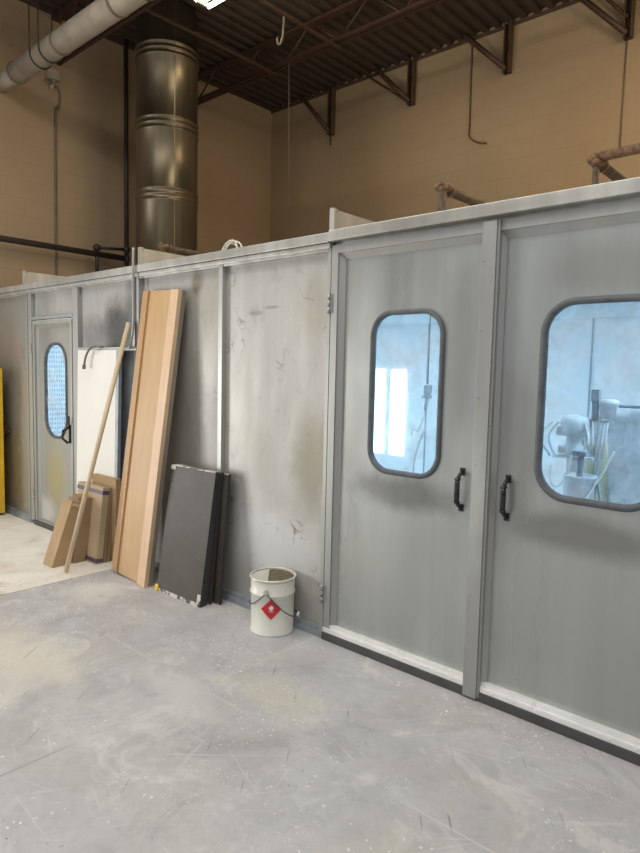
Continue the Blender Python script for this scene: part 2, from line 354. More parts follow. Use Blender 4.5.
# ------------------------------------------------------------------ the hall
XL, YB, ZC = -7.4, 6.985, 5.5
bm = BM(); box(bm, XL, 4, -5, YB, -.1, 0); struct('floor', bm, M['floor'])
bm = BM(); box(bm, XL-.2, 4, YB, YB+.2, -.1, 5.75); struct('wall_back', bm, M['wall'])
bm = BM()   # left wall with an open loading door in front of the booth
box(bm, XL-.2, XL, 1.7, YB, -.1, 5.75); box(bm, XL-.2, XL, -5, -2.2, -.1, 5.75); box(bm, XL-.2, XL, -2.2, 1.7, 3.1, 5.75); box(bm, XL-.2, XL, -2.2, 1.7, -.1, 0)
struct('wall_left', bm, M['wall'])
# corrugated roof deck, ribs running towards the back wall
bm = BM(); p = .155; x = XL; prof = []
while x < 4: prof += [(x, ZC), (x+.055, ZC), (x+.075, ZC+.04), (x+.135, ZC+.04)]; x += p
lo = [[bm.verts.new((a, yy, b)) for a, b in prof] for yy in (-5, YB)]; hi = [[bm.verts.new((a, yy, b+.012)) for a, b in prof] for yy in (-5, YB)]
for L in (lo, hi):
    for i in range(len(prof)-1): bm.faces.new((L[0][i], L[0][i+1], L[1][i+1], L[1][i]))
struct('ceiling', bm, M['deck'])
bm = BM(); box(bm, XL, 4, YB-.02, YB, ZC-.035, ZC-.0)   # ledger angle where deck meets the wall
struct('trim_1', bm, M['bracket'])

def joist(y, z, h, label):
    t = thing('steel_joist', label, 'joist', (XL, y, z), 'open web roof joists')
    for q in (-.05, .008): bm = BM(); box(bm, XL, 4, y+q, y+q+.042, z, z+.035); obj('bottom_chord', bm, M['beam'], t)
    bm = BM(); box(bm, XL, 4, y-.05, y+.05, z+h-.055, z+h-.02); obj('top_chord', bm, M['beam'], t)
    bm = BM(); x = XL+.1; k = 0
    while x < 3.6:
        a, b = (z+.02, z+h-.02) if k % 2 == 0 else (z+h-.02, z+.02)
        tube(bm, [(x, y, a), (x+.42, y, b)], .012, 6); x += .42; k += 1
    obj('web', bm, M['beam'], t)
joist(3.58, 4.98, ZC-4.98, 'dark red open web steel joist beside the beige duct')
joist(5.50, 5.13, ZC-5.13, 'dark steel joist behind the big round duct, nearest the back wall')
for i, (x, w) in enumerate(((-5.80, 'nearer the big duct'), (-4.80, 'nearer the white hook'))):
    bm = BM(); box(bm, x-.016, x+.016, 3.4, 5.55, 5.085, 5.09); box(bm, x-.016, x-.012, 3.4, 5.55, 5.09, 5.125)
    tag(obj('bridging_bar', bm, M['bracket']), 'thin steel bridging bar under the roof deck, '+w, 'bar', 'bridging bars')

# wall brackets: upright angle plus diagonal brace against the back wall
for i, (x, zb, two, w) in enumerate(((-6.14, 4.86, 0, 'nearest the far corner of the hall'), (-4.80, 4.93, 1, 'with two diagonals forming a V'),
                              (-3.505, 4.95, 0, 'with one thick diagonal beside the dangling cable'), (-2.22, 4.92, 2, 'nearest the top right corner of the photo'))):
    t = thing('wall_bracket', 'brown steel brace on back wall '+w, 'bracket', (x, YB, zb), 'steel braces on the back wall')
    bm = BM(); box(bm, x-.035, x-.022, YB-.09, YB-.01, zb, ZC-.01); box(bm, x-.035, x+.045, YB-.022, YB-.01, zb, ZC-.01); box(bm, x+.035, x+.047, YB-.09, YB-.01, zb, ZC-.01)
    if i == 0: box(bm, x-.03, x-.018, YB-.03, YB-.015, zb-.13, zb)
    obj('upright', bm, M['bracket'], t)
    def brace(x1, z1, x2, z2, ya, yb, r):
        bm = BM(); tube(bm, [(x1, ya, z1), (x2, yb, z2)], r, 4); obj('brace', bm, M['bracket'], t)
    brace(x, zb+.04, x-.50, ZC-.02, YB-.07, YB-.14, .030)
    if two == 1: brace(x, zb+.02, x-.68, ZC-.04, YB-.05, YB-.06, .014)
    if two == 2: brace(x, zb+.2, x-.30, ZC-.04, YB-.05, YB-.06, .018)

# cables on walls
def cable(label, pts, r, mat, name='cable', cat='cable', group=None):
    bm = BM(); tube(bm, pts, r, 6); return tag(obj(name, bm, mat), label, cat, group)
def smooth(pts, n=6):
    P = [Vector(p) for p in pts]; out = []
    for i in range(len(P)-1):
        a, b, c, d = P[max(i-1, 0)], P[i], P[i+1], P[min(i+2, len(P)-1)]
        for k in range(n):
            u = k/n; out.append(.5*((2*b)+(c-a)*u+(2*a-5*b+4*c-d)*u*u+(3*b-a-3*c+d)*u**3))
    return out+[P[-1]]
cable('loose cable hanging down the back wall and curling at its end', smooth([(-3.976, 6.975, 5.46), (-3.97, 6.975, 4.9), (-3.965, 6.975, 4.5), (-3.95, 6.95, 4.36), (-3.84, 6.94, 4.27), (-3.72, 6.94, 4.235)]), .010, M['pipe_brown'])
cable('thin pale cord hanging straight down the back wall below the rightmost brace', [(-2.235, 6.978, 4.93), (-2.24, 6.978, 3.8)], .007, M['wire'])
cable('thin wire dropping from the roof in front of the back wall', [(-5.52, 5.47, 5.12), (-5.50, 5.5, 3.45)], .006, M['wire'], 'hanging_wire', 'wire')
cable('thin cable running straight down the left wall under the beige duct', smooth([(-7.33, 3.42, 4.75), (-7.385, 3.60, 4.70), (-7.385, 3.60, 4.5), (-7.385, 3.56, 4.4), (-7.385, 3.55, 3.4), (-7.385, 3.545, 2.5)]), .012, M['wire'])
tt = thing('conduit_box', 'small beige junction box on the left wall beneath the beige duct', 'junction box', (XL+.04, 3.56, 4.78))
bm = BM(); box(bm, XL, XL+.06, 3.46, 3.60, 4.78, 4.90); obj('box_body', bm, M['spiral'], tt, .005)
bm = BM(); tube(bm, [(XL+.03, 3.50, 4.68), (XL+.03, 3.53, 4.73), (XL+.03, 3.53, 4.79)], .02, 8); obj('fitting', bm, M['spiral'], tt)
bm = BM(); tube(bm, smooth([(-4.82, 4.70, 5.13), (-4.83, 4.70, 4.98), (-4.84, 4.70, 4.90), (-4.87, 4.70, 4.845), (-4.91, 4.70, 4.86), (-4.915, 4.70, 4.92)]), .012, 8)
tag(obj('hook', bm, M['wire']), 'pale steel J hook hanging under the roof deck', 'hook')

# beige round duct under the roof with hangers
tt = thing('round_duct', 'long beige round duct running diagonally across the upper left corner', 'duct', (XL, 2.957, 4.45))
bm = BM(); tube(bm, [(XL+.01, 2.957, 4.545), (-6.95, 2.957, 4.545)], .085, 24); tube(bm, [(-6.95, 2.957, 4.545), (-2.5, 2.957, 4.545)], .105, 28); obj('duct_body', bm, M['spiral'], tt)
for x in (-6.95, -6.0, -5.0, -4.0):
    bm = BM(); tube(bm, [(x-.015, 2.957, 4.545), (x+.015, 2.957, 4.545)], .112, 28); obj('joint_band', bm, M['wire'], tt)
for x in (-6.42, -6.23, -4.6):
    bm = BM(); pts = [(x, 2.957-.11, 5.49)] + [(x, 2.957-.112*math.cos(a), 4.545-.112*math.sin(a)) for a in [PI*k/12 for k in range(13)]] + [(x, 2.957+.11, 5.49)]
    tube(bm, pts, .007, 6); obj('hanger_wire', bm, M['pipe_dark'], tt)

# big vertical duct
DX, DY, DR = -6.40, 4.40, .345
tt = thing('exhaust_duct', 'large vertical galvanised exhaust duct rising from the booth roof', 'duct', (DX, DY, 2.27))
bm = BM(); prof = [(DR, 2.27)]
z = 2.27
for zc in (3.47, 4.24, 5.02):
    for k in range(3):
        zz = zc+(k-1)*.062
        prof += [(DR, zz-.016), (DR+.010, zz-.007), (DR+.012, zz), (DR+.010, zz+.007), (DR, zz+.016)]
prof += [(DR, 5.62)]
lathe(bm, prof, (DX, DY, 0), 56); obj('duct_body', bm, M['duct'], tt)
bm = BM(); lathe(bm, [(DR+.05, 2.27), (DR+.05, 2.275), (DR+.004, 2.28), (DR+.004, 2.33)], (DX, DY, 0), 56); obj('collar', bm, M['steel_header'], tt)
bm = BM(); box(bm, DX-.004, DX+.004, DY-DR-.004, DY-DR+.004, 2.3, 5.4, M4=Matrix.Translation((DX, DY, 0)) @ Matrix.Rotation(1.2, 4, 'Z') @ Matrix.Translation((-DX, -DY, 0))); obj('seam', bm, M['duct'], tt)

# sprinkler pipes by the left wall
px = -7.22
tt = thing('sprinkler_pipe', 'dark iron pipe along the left wall with an upright riser behind the booth', 'pipe', (px, 3.4, 2.6))
bm = BM(); tube(bm, [(px, .9, 2.885), (px, 4.37, 2.885)], .034, 14); obj('main_pipe', bm, M['pipe_dark'], tt)
bm = BM(); tube(bm, [(px, 4.37, 2.80), (px, 4.37, 5.49)], .028, 12); obj('riser', bm, M['pipe_dark'], tt)
bm = BM(); tube(bm, [(px, 3.97, 2.96), (px, 4.38, 3.0)], .018, 10); tube(bm, [(px, 3.97, 2.97), (px, 3.97, 2.60)], .022, 8); obj('branch_pipe', bm, M['pipe_dark'], tt)
for (yy, zz) in ((4.37, 2.885), (4.37, 3.0), (3.97, 2.96)):
    bm = BM(); bmesh.ops.create_icosphere(bm, subdivisions=2, radius=.048, matrix=Matrix.Translation((px, yy, zz))); [setattr(f, 'smooth', True) for f in bm.faces]; obj('fitting', bm, M['pipe_dark'], tt)

def roof_pipe(label, x, y0, y1, z, right=None, z2=None):
    z2 = z2 or z
    t = thing('roof_pipe', label, 'pipe', (x, y0, 2.27), 'pipes rising above the booth roof')
    bm = BM(); tube(bm, [(x, y0, z), (x, y1, z2)], .026, 12); obj('arm', bm, M['pipe_brown'], t)
    bm = BM(); tube(bm, [(x, y0, 2.27), (x, y0, z)], .016 if right else .024, 10); obj('riser', bm, M['pipe_brown'], t)
    bm = BM()
    for k, (dx, dy, dz, r) in enumerate(((0, 0, 0, .032), (-.022, -.012, .01, .022), (.018, .026, .008, .026), (.0, -.018, .02, .020))):
        bmesh.ops.create_icosphere(bm, subdivisions=2, radius=r, matrix=Matrix.Translation((x+dx, y0+dy, z+dz)))
    [setattr(f, 'smooth', True) for f in bm.faces]; obj('elbow', bm, M['pipe_brass'], t)
    bm = BM(); tube(bm, [(x, y0+.06, (z)), (x, y0+.085, z)], .034, 12); obj('coupling', bm, M['pipe_brass'], t)
    if right:
        bm = BM(); tube(bm, [(x, y0, z+.02), (right, y0-.05, z+.03)], .024, 12); obj('cross_pipe', bm, M['pipe_brass'], t)
        bm = BM(); tube(bm, [(x+.22, y0-.02, 2.27), (x+.22, y0-.02, z)], .006, 6); obj('support_wire', bm, M['wire'], t)
roof_pipe('brown pipe elbow sticking up over the booth roof beside the big duct', -4.86, 3.30, 4.1, 2.60)
roof_pipe('brown pipe elbow rising behind the header over the left of the two large doors', -1.985, 3.22, 3.9, 2.60)
roof_pipe('rusty pipe elbow with a cross pipe above the right large door', -1.15, 3.26, 4.0, 2.595, right=.6)

# fluorescent ceiling fixtures; the first shows at the top edge of the photograph
def fixture(x0, x1, y, z, label):
    t = thing('fluorescent_light', label, 'ceiling light', ((x0+x1)/2, y, z), 'fluorescent fixtures under the roof')
    bm = BM(); box(bm, x0, x1, y-.05, y+.05, z+.03, z+.08); box(bm, x0, x0+.02, y-.10, y+.10, z-.01, z+.03); box(bm, x1-.02, x1, y-.10, y+.10, z-.01, z+.03); obj('housing', bm, M['spiral'], t)
    for dy in (-.075, .075):
        bm = BM(); tube(bm, [(x0+.02, y+dy, z), (x1-.02, y+dy, z)], .02, 10); obj('tube', bm, M['tube'], t)
    for x in (x0+.3, x1-.3): bm = BM(); tube(bm, [(x, y, z+.08), (x, y, ZC)], .006, 6); obj('hanger', bm, M['pipe_dark'], t)
fixture(-5.23, -2.9, 3.98, 5.05, 'glowing fluorescent fixture hanging at the top edge of the photo')
fixture(-4.9, -2.5, .6, 5.05, 'fluorescent fixture hanging over the floor in front of the booth')
fixture(-1.6, .8, .6, 5.05, 'fluorescent fixture hanging over the floor before the large doors')
def area(name, loc, rot, sx, sy_, energy, col):
    l = bpy.data.lights.new(name, 'AREA'); l.shape = 'RECTANGLE'; l.size = sx; l.size_y = sy_; l.energy = energy; l.color = col
    o = bpy.data.objects.new(name, l); C.objects.link(o); o.location = loc; o.rotation_euler = rot; return o
area('loading_door_daylight', (XL-.25, -1.0, 1.05), (0, -PI/2, 0), 1.7, 1.7, 150, (1, .99, .97))
area('hall_ceiling_light', (-2.4, .2, 5.0), (0, 0, 0), 7, 3.0, 195, (1, .985, .96))
area('warm_high_bay', (-.2, 5.2, 4.9), (0, math.radians(25), 0), 1.2, 1.2, 85, (1, .74, .46))

# ------------------------------------------------------------------ the spray booth
FY, PY, BZ = 2.685, 2.72, 2.25          # frame front, panel face, roof underside
booth = thing('spray_booth', 'long galvanised sheet metal spray booth with windowed doors along the wall', 'spray booth', (-3, 2.7, 0))
XR = .9
def part(name, f, mat, parent=booth, bevel=0, label=None):
    bm = BM(); f(bm); return obj(name, bm, mat, parent, bevel, label)
def bolts(bm, pts, r=.006, mi=0):
    for p in pts: bmesh.ops.create_icosphere(bm, subdivisions=1, radius=r, matrix=Matrix.Translation(p) @ Matrix.Diagonal((1, .6, 1, 1)))
# header
def hdr_left(x0, x1):
    def f(bm):
        box(bm, x0, x1, 2.655, 2.72, 2.252, 2.305); box(bm, x0, x1, 2.668, 2.72, 2.222, 2.250); box(bm, x0, x1, 2.69, 2.74, 2.21, 2.26)
    return f
part('header_rail', hdr_left(-7.39, -4.298), M['steel_header'], bevel=.003)
part('header_rail', hdr_left(-4.294, -2.348), M['steel_header'], bevel=.003)
part('header_rail', lambda bm: (box(bm, -2.342, XR, 2.645, 2.72, 2.254, 2.312), box(bm, -2.342, XR, 2.71, 2.76, 2.20, 2.26)), M['steel_header'], bevel=.004)
# wall panels left of the large doors
def panel(x0, x1, z0, z1): return lambda bm: box(bm, x0, x1, PY, PY+.04, z0, z1)
part('wall_panel', panel(-7.39, -6.22, 0, 2.24), P1)
part('wall_panel', panel(-6.13, -5.29, 1.985, 2.24), P2)
part('wall_panel', panel(-5.24, -4.30, 1.70, 2.24), P3)
part('wall_panel', panel(-4.28, -3.31, 0, 2.24), P4)
part('wall_panel', panel(-3.29, -2.345, 0, 2.24), P5)
part('inlet_opening', lambda bm: (box(bm, -5.24, -4.30, PY+.02, PY+.05, 0, 1.70)), M['grey_board'])
# seam posts (angle flanges standing proud)
def post(x0, x1, z0=0.03, z1=2.222, y0=FY, n=9):
    def f(bm):
        box(bm, x0, x1, y0, PY+.01, z0, z1)
        bolts(bm, [((x0+x1)/2, y0, z0+.12+k*(z1-z0-.2)/n) for k in range(n+1)], .004)
    return f
def mk(x0, x1, **k): part('seam_post', post(x0, x1, **k), M['steel_frame'], bevel=.002)
mk(-6.235, -6.205); mk(-6.185, -6.115)
mk(-5.325+.02, -5.215)
mk(-4.305, -4.272); mk(-4.355, -4.322, z0=1.70)
mk(-3.325, -3.285); mk(-2.375, -2.350)
part('seam_cover', lambda bm: box(bm, -4.322, -4.305, FY-.004, PY, .03, 2.3), M['steel_dark'])
part('inlet_rail', lambda bm: box(bm, -5.24, -4.30, FY-.005, PY+.02, 1.672, 1.70), M['steel_frame'], bevel=.002)
part('inlet_flange', lambda bm: (box(bm, -5.215, -5.13, FY+.012, PY+.02, .03, 1.672), bolts(bm, [(-5.17, FY+.012, .2+.13*k) for k in range(11)], .007)), M['grey_board'])
# base channels
def base(x0, x1): return lambda bm: (box(bm, x0, x1, FY-.005, PY+.01, 0, .035), box(bm, x0, x1, FY+.008, PY+.01, .035, .06))
part('base_channel', base(-7.39, -6.19), M['grey_board']); part('base_channel', base(-5.30, -2.35), M['grey_board'])
# upright fins on the roof seams
for x in (-6.24, -4.24, -2.338):
    part('roof_fin', lambda bm: (box(bm, x-.004, x+.004, 2.68, 5.2, 2.27, 2.43), box(bm, x-.02, x+.012, 2.672, 2.684, 2.29, 2.435), tube(bm, [(x-.006, 2.675, 2.425), (x-.006, 2.71, 2.425)], .014, 10)), M['steel_header'])
# roof, ends, back and lining
part('roof_sheet', lambda bm: box(bm, -7.39, XR, 2.70, 6.25, BZ+.005, BZ+.02), M['steel_header'])
part('end_wall', lambda bm: box(bm, XR-.03, XR, 2.72, 6.25, 0, BZ), M['steel_frame'])
part('rear_wall', lambda bm: box(bm, -7.39, XR, 6.22, 6.25, 0, BZ), M['steel_frame'])
part('lining', lambda bm: (box(bm, -7.36, XR-.04, 6.18, 6.21, 0.006, BZ), box(bm, -7.38, -7.36, 2.80, 6.21, 0.006, BZ), box(bm, XR-.06, XR-.04, 2.80, 6.21, 0.006, BZ),
                           box(bm, -7.36, XR-.04, 2.80, 6.2, BZ-.03, BZ), box(bm, -7.36, XR-.04, 5.9, 6.18, 2.10, BZ-.03), box(bm, -7.36, XR-.06, 2.80, 6.18, .001, .006)), M['bluewhite'])
for x in (-4.82, -3.92, -3.02, -2.12, -1.22, -.32):
    part('lining_seam', lambda bm: box(bm, x-.008, x+.008, 6.17, 6.18, .01, 2.10), M['seam'])
for x in (-6.2, -3.4, -.6):
    part('interior_light', lambda bm: box(bm, x-.5, x+.5, 3.9, 4.5, BZ-.05, BZ-.03), M['booth_light'])
part('perforated_filter', lambda bm: box(bm, -7.30, -7.28, 2.95, 4.2, .4, 2.0), M['perf'])
for x0 in (-4.70, -4.40):
    part('added_glow_strip', lambda bm: plate(bm, rrect(x0+.10, 1.08, .21, 1.02, .02, 3), [], 6.15, 6.17), M['strip_glow'])  # glowing strips added in place of bright streaks seen in the window glass
# plain inner lining of the front wall beside the doors
for x0, x1 in ((-7.36, -6.2), (-5.28, -2.36), (-.30, XR-.04)): part('front_lining', lambda bm: box(bm, x0, x1, 2.785, 2.80, 0, BZ), M['bluewhite'])
part('wall_panel', panel(-.36, XR, 0, 2.24), DA)
# floor track and bright sill
part('floor_track', lambda bm: box(bm, -2.348, XR, FY-.012, PY+.05, 0, .046), M['steel_dark'], bevel=.003)

def door(x0, x1, z0, z1, wx, wz, ww, wh, wr, skin, label, sl=.045, sr=.045, st=.045, gask=.028, gmat='glass', bottom=True):
    hole = rrect(wx, wz, ww, wh, wr)
    bm = BM(); plate(bm, [(x0, z0), (x1, z0), (x1, z1), (x0, z1)], [hole], PY, PY+.012)
    d = obj('door', bm, skin, booth, label=label)
    bm = BM()   # raised rim: stiles and rails with a sloping inner return
    rl, rr_ = (.03 if sl > .02 else .018), (.03 if sr > .02 else .006)
    O = [(x0, z0), (x1, z0), (x1, z1), (x0, z1)]; I = [(x0+sl, z0+.01), (x1-sr, z0+.01), (x1-sr, z1-st), (x0+sl, z1-st)]
    I2 = [(x0+sl+rl, z0+.02), (x1-sr-rr_, z0+.02), (x1-sr-rr_, z1-st-.035), (x0+sl+rl, z1-st-.035)]
    v = [[bm.verts.new((a, y, b)) for a, b in L] for L, y in ((O, PY), (O, FY), (I, FY), (I, FY+.012), (I2, PY-.001))]
    for A, B in zip(v, v[1:]):
        for k in range(4): bm.faces.new((A[k], A[(k+1) % 4], B[(k+1) % 4], B[k]))
    obj('door_rim', bm, M['steel_frame'], d)
    bm = BM(); g = gask
    tube(bm, [(a, PY-.002, b) for a, b in rrect(wx, wz, ww+g*.6, wh+g*.6, wr+g*.3, 12)], [g/2]*52, 10, closed=True)
    ring(bm, rrect(wx, wz, ww+.002, wh+.002, wr), rrect(wx, wz, ww-.008, wh-.008, wr-.004), PY-.004, PY+.014)
    obj('window_gasket', bm, M['rubber'], d)
    bm = BM(); plate(bm, rrect(wx, wz, ww-.004, wh-.004, wr-.002), [], PY+.003, PY+.006); obj('window_pane', bm, M[gmat], d)
    if bottom:
        bm = BM()
        box(bm, x0+.0, x1-.0, FY-.006, PY, z0-.004, z0+.022); box(bm, x0+sl*.7, x1-sr*.7, FY+.004, PY, z0+.022, z0+.040)
        bolts(bm, [(x0+.07+k*(x1-x0-.14)/8, FY-.006, z0+.010) for k in range(9)], .006)
        obj('bottom_rail', bm, M['steel_bright'], d, .003)
    return d
d1 = door(-2.345, -1.425, .050, 2.238, -1.857, 1.442, .410, .815, .11, DA, 'left large door with a tall rounded window', sr=.006)
d2 = door(-1.350, -.372, .050, 2.238, -.890, 1.444, .475, .825, .125, DB, 'right large door with a wide rounded window', sl=.004, gask=.032)
d3 = door(-6.09, -5.325, .045, 1.955, -5.70, 1.31, .40, .84, .17, DC, 'narrow personnel door with a slim rounded window', sl=.035, sr=.035, st=.035, gask=.026, gmat='glass_s', bottom=False)
part('door_threshold', lambda bm: box(bm, -6.115, -5.30, FY-.01, PY+.05, 0, .04), M['steel_dark'])
part('door_lintel', lambda bm: (box(bm, -6.115, -5.30, FY-.006, PY+.02, 1.965, 1.992)), M['steel_frame'], bevel=.002)
# centre post between the large doors
pm = part('centre_post', lambda bm: (box(bm, -1.426, -1.356, FY-.022, FY+.0, .012, 2.236), box(bm, -1.358, -1.344, FY-.014, FY+.002, .02, 2.236),
     bolts(bm, [(-1.412, FY-.022, .2+.31*k) for k in range(7)]+[(-1.350, FY-.014, .12+.30*k) for k in range(8)], .006)), PST, bevel=.002)
# D pull handles
def pull(x, zc, par):
    bm = BM()
    for s in (-1, 1):
        box(bm, x-.012, x+.012, PY-.006, PY, zc+s*.088-.018, zc+s*.088+.018)
        tube(bm, [(x, PY-.004, zc+s*.088), (x, PY-.03, zc+s*.074), (x, PY-.048, zc+s*.055)], [.010, .009, .010], 8)
        lathe(bm, [(.002, -.006), (.015, -.005), (.015, .005), (.002, .006)], (x, PY-.046, zc+s*.056), 12)
    tube(bm, [(x, PY-.048, zc-.055), (x, PY-.050, zc-.03), (x, PY-.050, zc+.03), (x, PY-.048, zc+.055)], [.011, .0135, .0135, .011], 12)
    obj('pull_handle', bm, M['black_iron'], par, label='black iron pull handle')
pull(-1.505, .993, d1); pull(-1.270, .988, d2)
def hinge(x, zc, par, y=FY):
    bm = BM(); box(bm, x-.018, x+.018, y-.004, y, zc-.05, zc+.05)
    for k in range(3): tube(bm, [(x-.003, y-.010, zc-.052+k*.036), (x-.003, y-.010, zc-.02+k*.036)], .009, 10)
    obj('hinge', bm, M['steel_frame'], par)
hinge(-2.350, 1.92, d1); hinge(-2.350, .27, d1); hinge(-6.10, 1.70, d3); hinge(-6.10, .3, d3)
bm = BM(); x = -5.365
box(bm, x-.012, x+.012, FY-.012, FY, .86, 1.02); tube(bm, [(x-.01, FY-.01, 1.0), (x-.035, FY-.05, .97), (x-.04, FY-.055, .90), (x-.005, FY-.02, .86)], .011, 8); tube(bm, [(x, FY-.012, 1.0), (x+.03, FY-.03, 1.10)], .008, 8)
obj('latch_handle', bm, M['black_iron'], d3, label='dark lever latch')
# faded red stencil mark on the leftmost panel
part('faded_marking', lambda bm: (box(bm, -6.555, -6.50, PY-.001, PY, 1.60, 1.80), box(bm, -6.60, -6.44, PY-.001, PY, 1.555, 1.57), box(bm, -6.58, -6.47, PY-.001, PY, 1.84, 1.85)), M['faded_red'])
# ------------------------------------------------------------------ things on and around the booth
# dark conduit down the seam, curling over the inlet rail
cable('grey cable running down the booth seam and hooking left over the white board', smooth([(-4.27, 2.640, 2.43), (-4.275, 2.640, 2.2), (-4.285, 2.65, 1.95), (-4.30, 2.65, 1.80), (-4.34, 2.65, 1.70), (-4.40, 2.655, 1.69), (-4.46, 2.655, 1.705)]), .010, M['steel_frame'])
cable('short grey cable hooked over the top of the white board', smooth([(-4.72, 2.640, 1.70), (-4.82, 2.625, 1.702), (-4.89, 2.615, 1.68), (-4.935, 2.605, 1.61), (-4.955, 2.60, 1.52)]), [.009]*22+[.015]*3, M['wire'])
bm = BM()
for k, (r, dx) in enumerate(((.078, 0), (.07, .025), (.06, -.02))):
    tube(bm, [(-3.60+dx+r*math.cos(2*PI*i/24), 3.0+.02*k+.02*math.sin(2*PI*i/24+k), 2.392+r*.95*math.sin(2*PI*i/24)) for i in range(24)], .006, 6, closed=True)
tag(obj('hose_coil', bm, M['wire_w']), 'loose coil of thin white tubing on the booth roof', 'coil')

# off-white sheet covering the floor at left
bm = BM(); box(bm, -7.3, -4.33, .2, 2.665, 0, .004); 
tag(obj('floor_sheet', bm, M['sheet']), 'large off-white board sheet laid on the floor at the left', 'floor sheet')

# yellow cabinet
tt = thing('yellow_cabinet', 'yellow metal cabinet at the left edge, only its side in view', 'cabinet', (-6.9, 2.4, 0))
bm = BM(); box(bm, -7.30, -6.64, 2.16, 2.62, .03, 1.50); obj('body', bm, M['yellow'], tt, .006)
bm = BM(); box(bm, -7.29, -6.65, 2.14, 2.16, .05, 1.48); obj('door', bm, M['yellow'], tt, .004)
bm = BM(); box(bm, -7.28, -6.66, 2.18, 2.60, .004, .03); obj('plinth', bm, M['steel_dark'], tt)
bm = BM(); box(bm, -6.80, -6.77, 2.12, 2.14, .75, .95); obj('handle', bm, M['black_iron'], tt, .003)
# dark valve on the leftmost panel
tt = thing('wall_valve', 'small dark valve fitting on the leftmost booth panel', 'valve', (-6.74, 2.70, .78))
bm = BM(); tube(bm, [(-6.73, PY, .86), (-6.73, PY-.06, .86), (-6.73, PY-.075, .80)], .016, 10); tube(bm, [(-6.80, PY-.03, .86), (-6.68, PY-.03, .86)], .014, 10); obj('body', bm, M['bracket'], tt)
bm = BM(); tube(bm, [(-6.73+.032*math.cos(a), PY-.05, .90+.032*math.sin(a)) for a in [2*PI*k/14 for k in range(14)]], .006, 6, closed=True); obj('wheel', bm, M['bracket'], tt)

def lean(bx, by, lx, ang, rz=0, bz=0.0):
    """local frame: x along width, z along length, y thickness; tilts back towards +Y by ang, hinge at base front"""
    return Matrix.Translation((bx, by, bz)) @ Matrix.Rotation(rz, 4, 'Z') @ Matrix.Rotation(-ang, 4, 'X')

# tall white board in the inlet
L = lean(-5.15, 2.615, 0, math.radians(1.2), 0, .004)
tt = thing('white_board', 'tall white laminate board standing against the booth behind the boxes', 'board', (-4.85, 2.65, 0))
bm = BM(); box(bm, .0, .615, 0, .022, 0, 1.672, M4=L); obj('board_face', bm, M['white_board'], tt, .002)
bm = BM(); box(bm, .615, .655, .0, .028, 0, 1.672, M4=L); obj('edge_strip', bm, M['grey_board'], tt, .001, 'blue-grey edge strip')

# cartons
def carton(name, label, bx, by, w, th, ln, ang, mat, rz=0, tape=False, flap=False, parts=True):
    L = lean(bx, by, 0, ang, rz, .006+.0)
    t = thing(name, label, 'box', (bx, by, 0), 'cardboard boxes leaning by the white board')
    bm = BM(); box(bm, 0, w, 0, th, 0, ln, M4=L); obj('carton_body', bm, mat, t, .003)
    bm = BM(); box(bm, w/2-.025, w/2+.025, -.001, th+.001, ln-.001, ln+.001, M4=L); obj('sealing_tape', bm, M['card3'], t)
    if tape:
        for z in (.012, ln-.055):
            bm = BM(); box(bm, -.002, w+.002, -.002, th+.002, z, z+.03, M4=L); obj('purple_strap', bm, M['tape'], t, label='dark purple band')
    if flap:
        bm = BM(); F = L @ Matrix.Translation((w*.5, th*.25, ln)) @ Matrix.Rotation(.9, 4, 'Y')
        box(bm, -.03, .05, -.02, th*.6, 0, .004, M4=F); F = L @ Matrix.Translation((w*.9, th*.1, ln-.05)) @ Matrix.Rotation(-.5, 4, 'Y'); box(bm, 0, .03, 0, .06, 0, .05, M4=F)
        obj('torn_flap', bm, M['card3'], t)
    return t
carton('cardboard_box', 'narrow tan cardboard box leaning in front, with a torn top', -4.80, 2.165, .15, .115, .525, math.radians(19), M['card'], flap=True)
carton('cardboard_box', 'dark brown narrow cardboard box right behind the wooden pole', -4.845, 2.335, .20, .095, .52, math.radians(11), M['card2'])
carton('cardboard_box', 'wide cardboard box banded with dark purple tape', -4.90, 2.445, .40, .055, .60, math.radians(6.5), M['card3'], tape=True)
for k in range(2):
    carton('cardboard_box', ('worn cardboard slab directly behind the purple banded box', 'second worn cardboard slab behind the purple banded box, nearest the white board')[k], -4.90+.01*k, 2.505+.035*k, .395-.01*k, .03, .59-.012*k, math.radians(6.2), M['card2'])
carton('cardboard_box', 'tallest cardboard box at the back, top showing above the banded one', -4.82, 2.585, .37, .045, .66, math.radians(.6), M['card'])

# wooden pole
bm = BM(); a, b = Vector((-4.458, 2.184, .018)), Vector((-4.345, 2.645, 1.88)); tube(bm, [a, b], .0175, 16)
tag(obj('wooden_pole', bm, M['stick']), 'long pale round wooden pole leaning against the booth across the boxes', 'pole')

# tall wooden board with stepped edges
ang = math.atan2(.205, 2.07); LN = 2.098; L = lean(-4.275, 2.435, 0, ang, 0, .0) @ Matrix.Translation((0, 0, .024)) @ Matrix.Rotation(math.radians(3.0), 4, 'Y')
tt = thing('wooden_board', 'tall tan wooden door jamb board leaning against the booth', 'board', (-4.05, 2.45, 0))
bm = BM(); box(bm, .085, .390, .010, .030, 0, LN, M4=L); obj('face_board', bm, M['oak'], tt, .001)
bm = BM(); box(bm, 0, .078, .012, .045, 0, LN, M4=L); box(bm, .070, .094, -.004, .02, 0, LN, M4=L); obj('left_edge_strip', bm, M['oak_d'], tt, .002)
bm = BM(); box(bm, .385, .480, -.012, .020, 0, LN, M4=L); obj('right_edge_strip', bm, M['pine'], tt, .002, 'paler wooden edge strip')
bm = BM(); box(bm, .462, .480, .020, .055, 0, LN, M4=L); obj('rear_return', bm, M['raw_edge'], tt, .001)

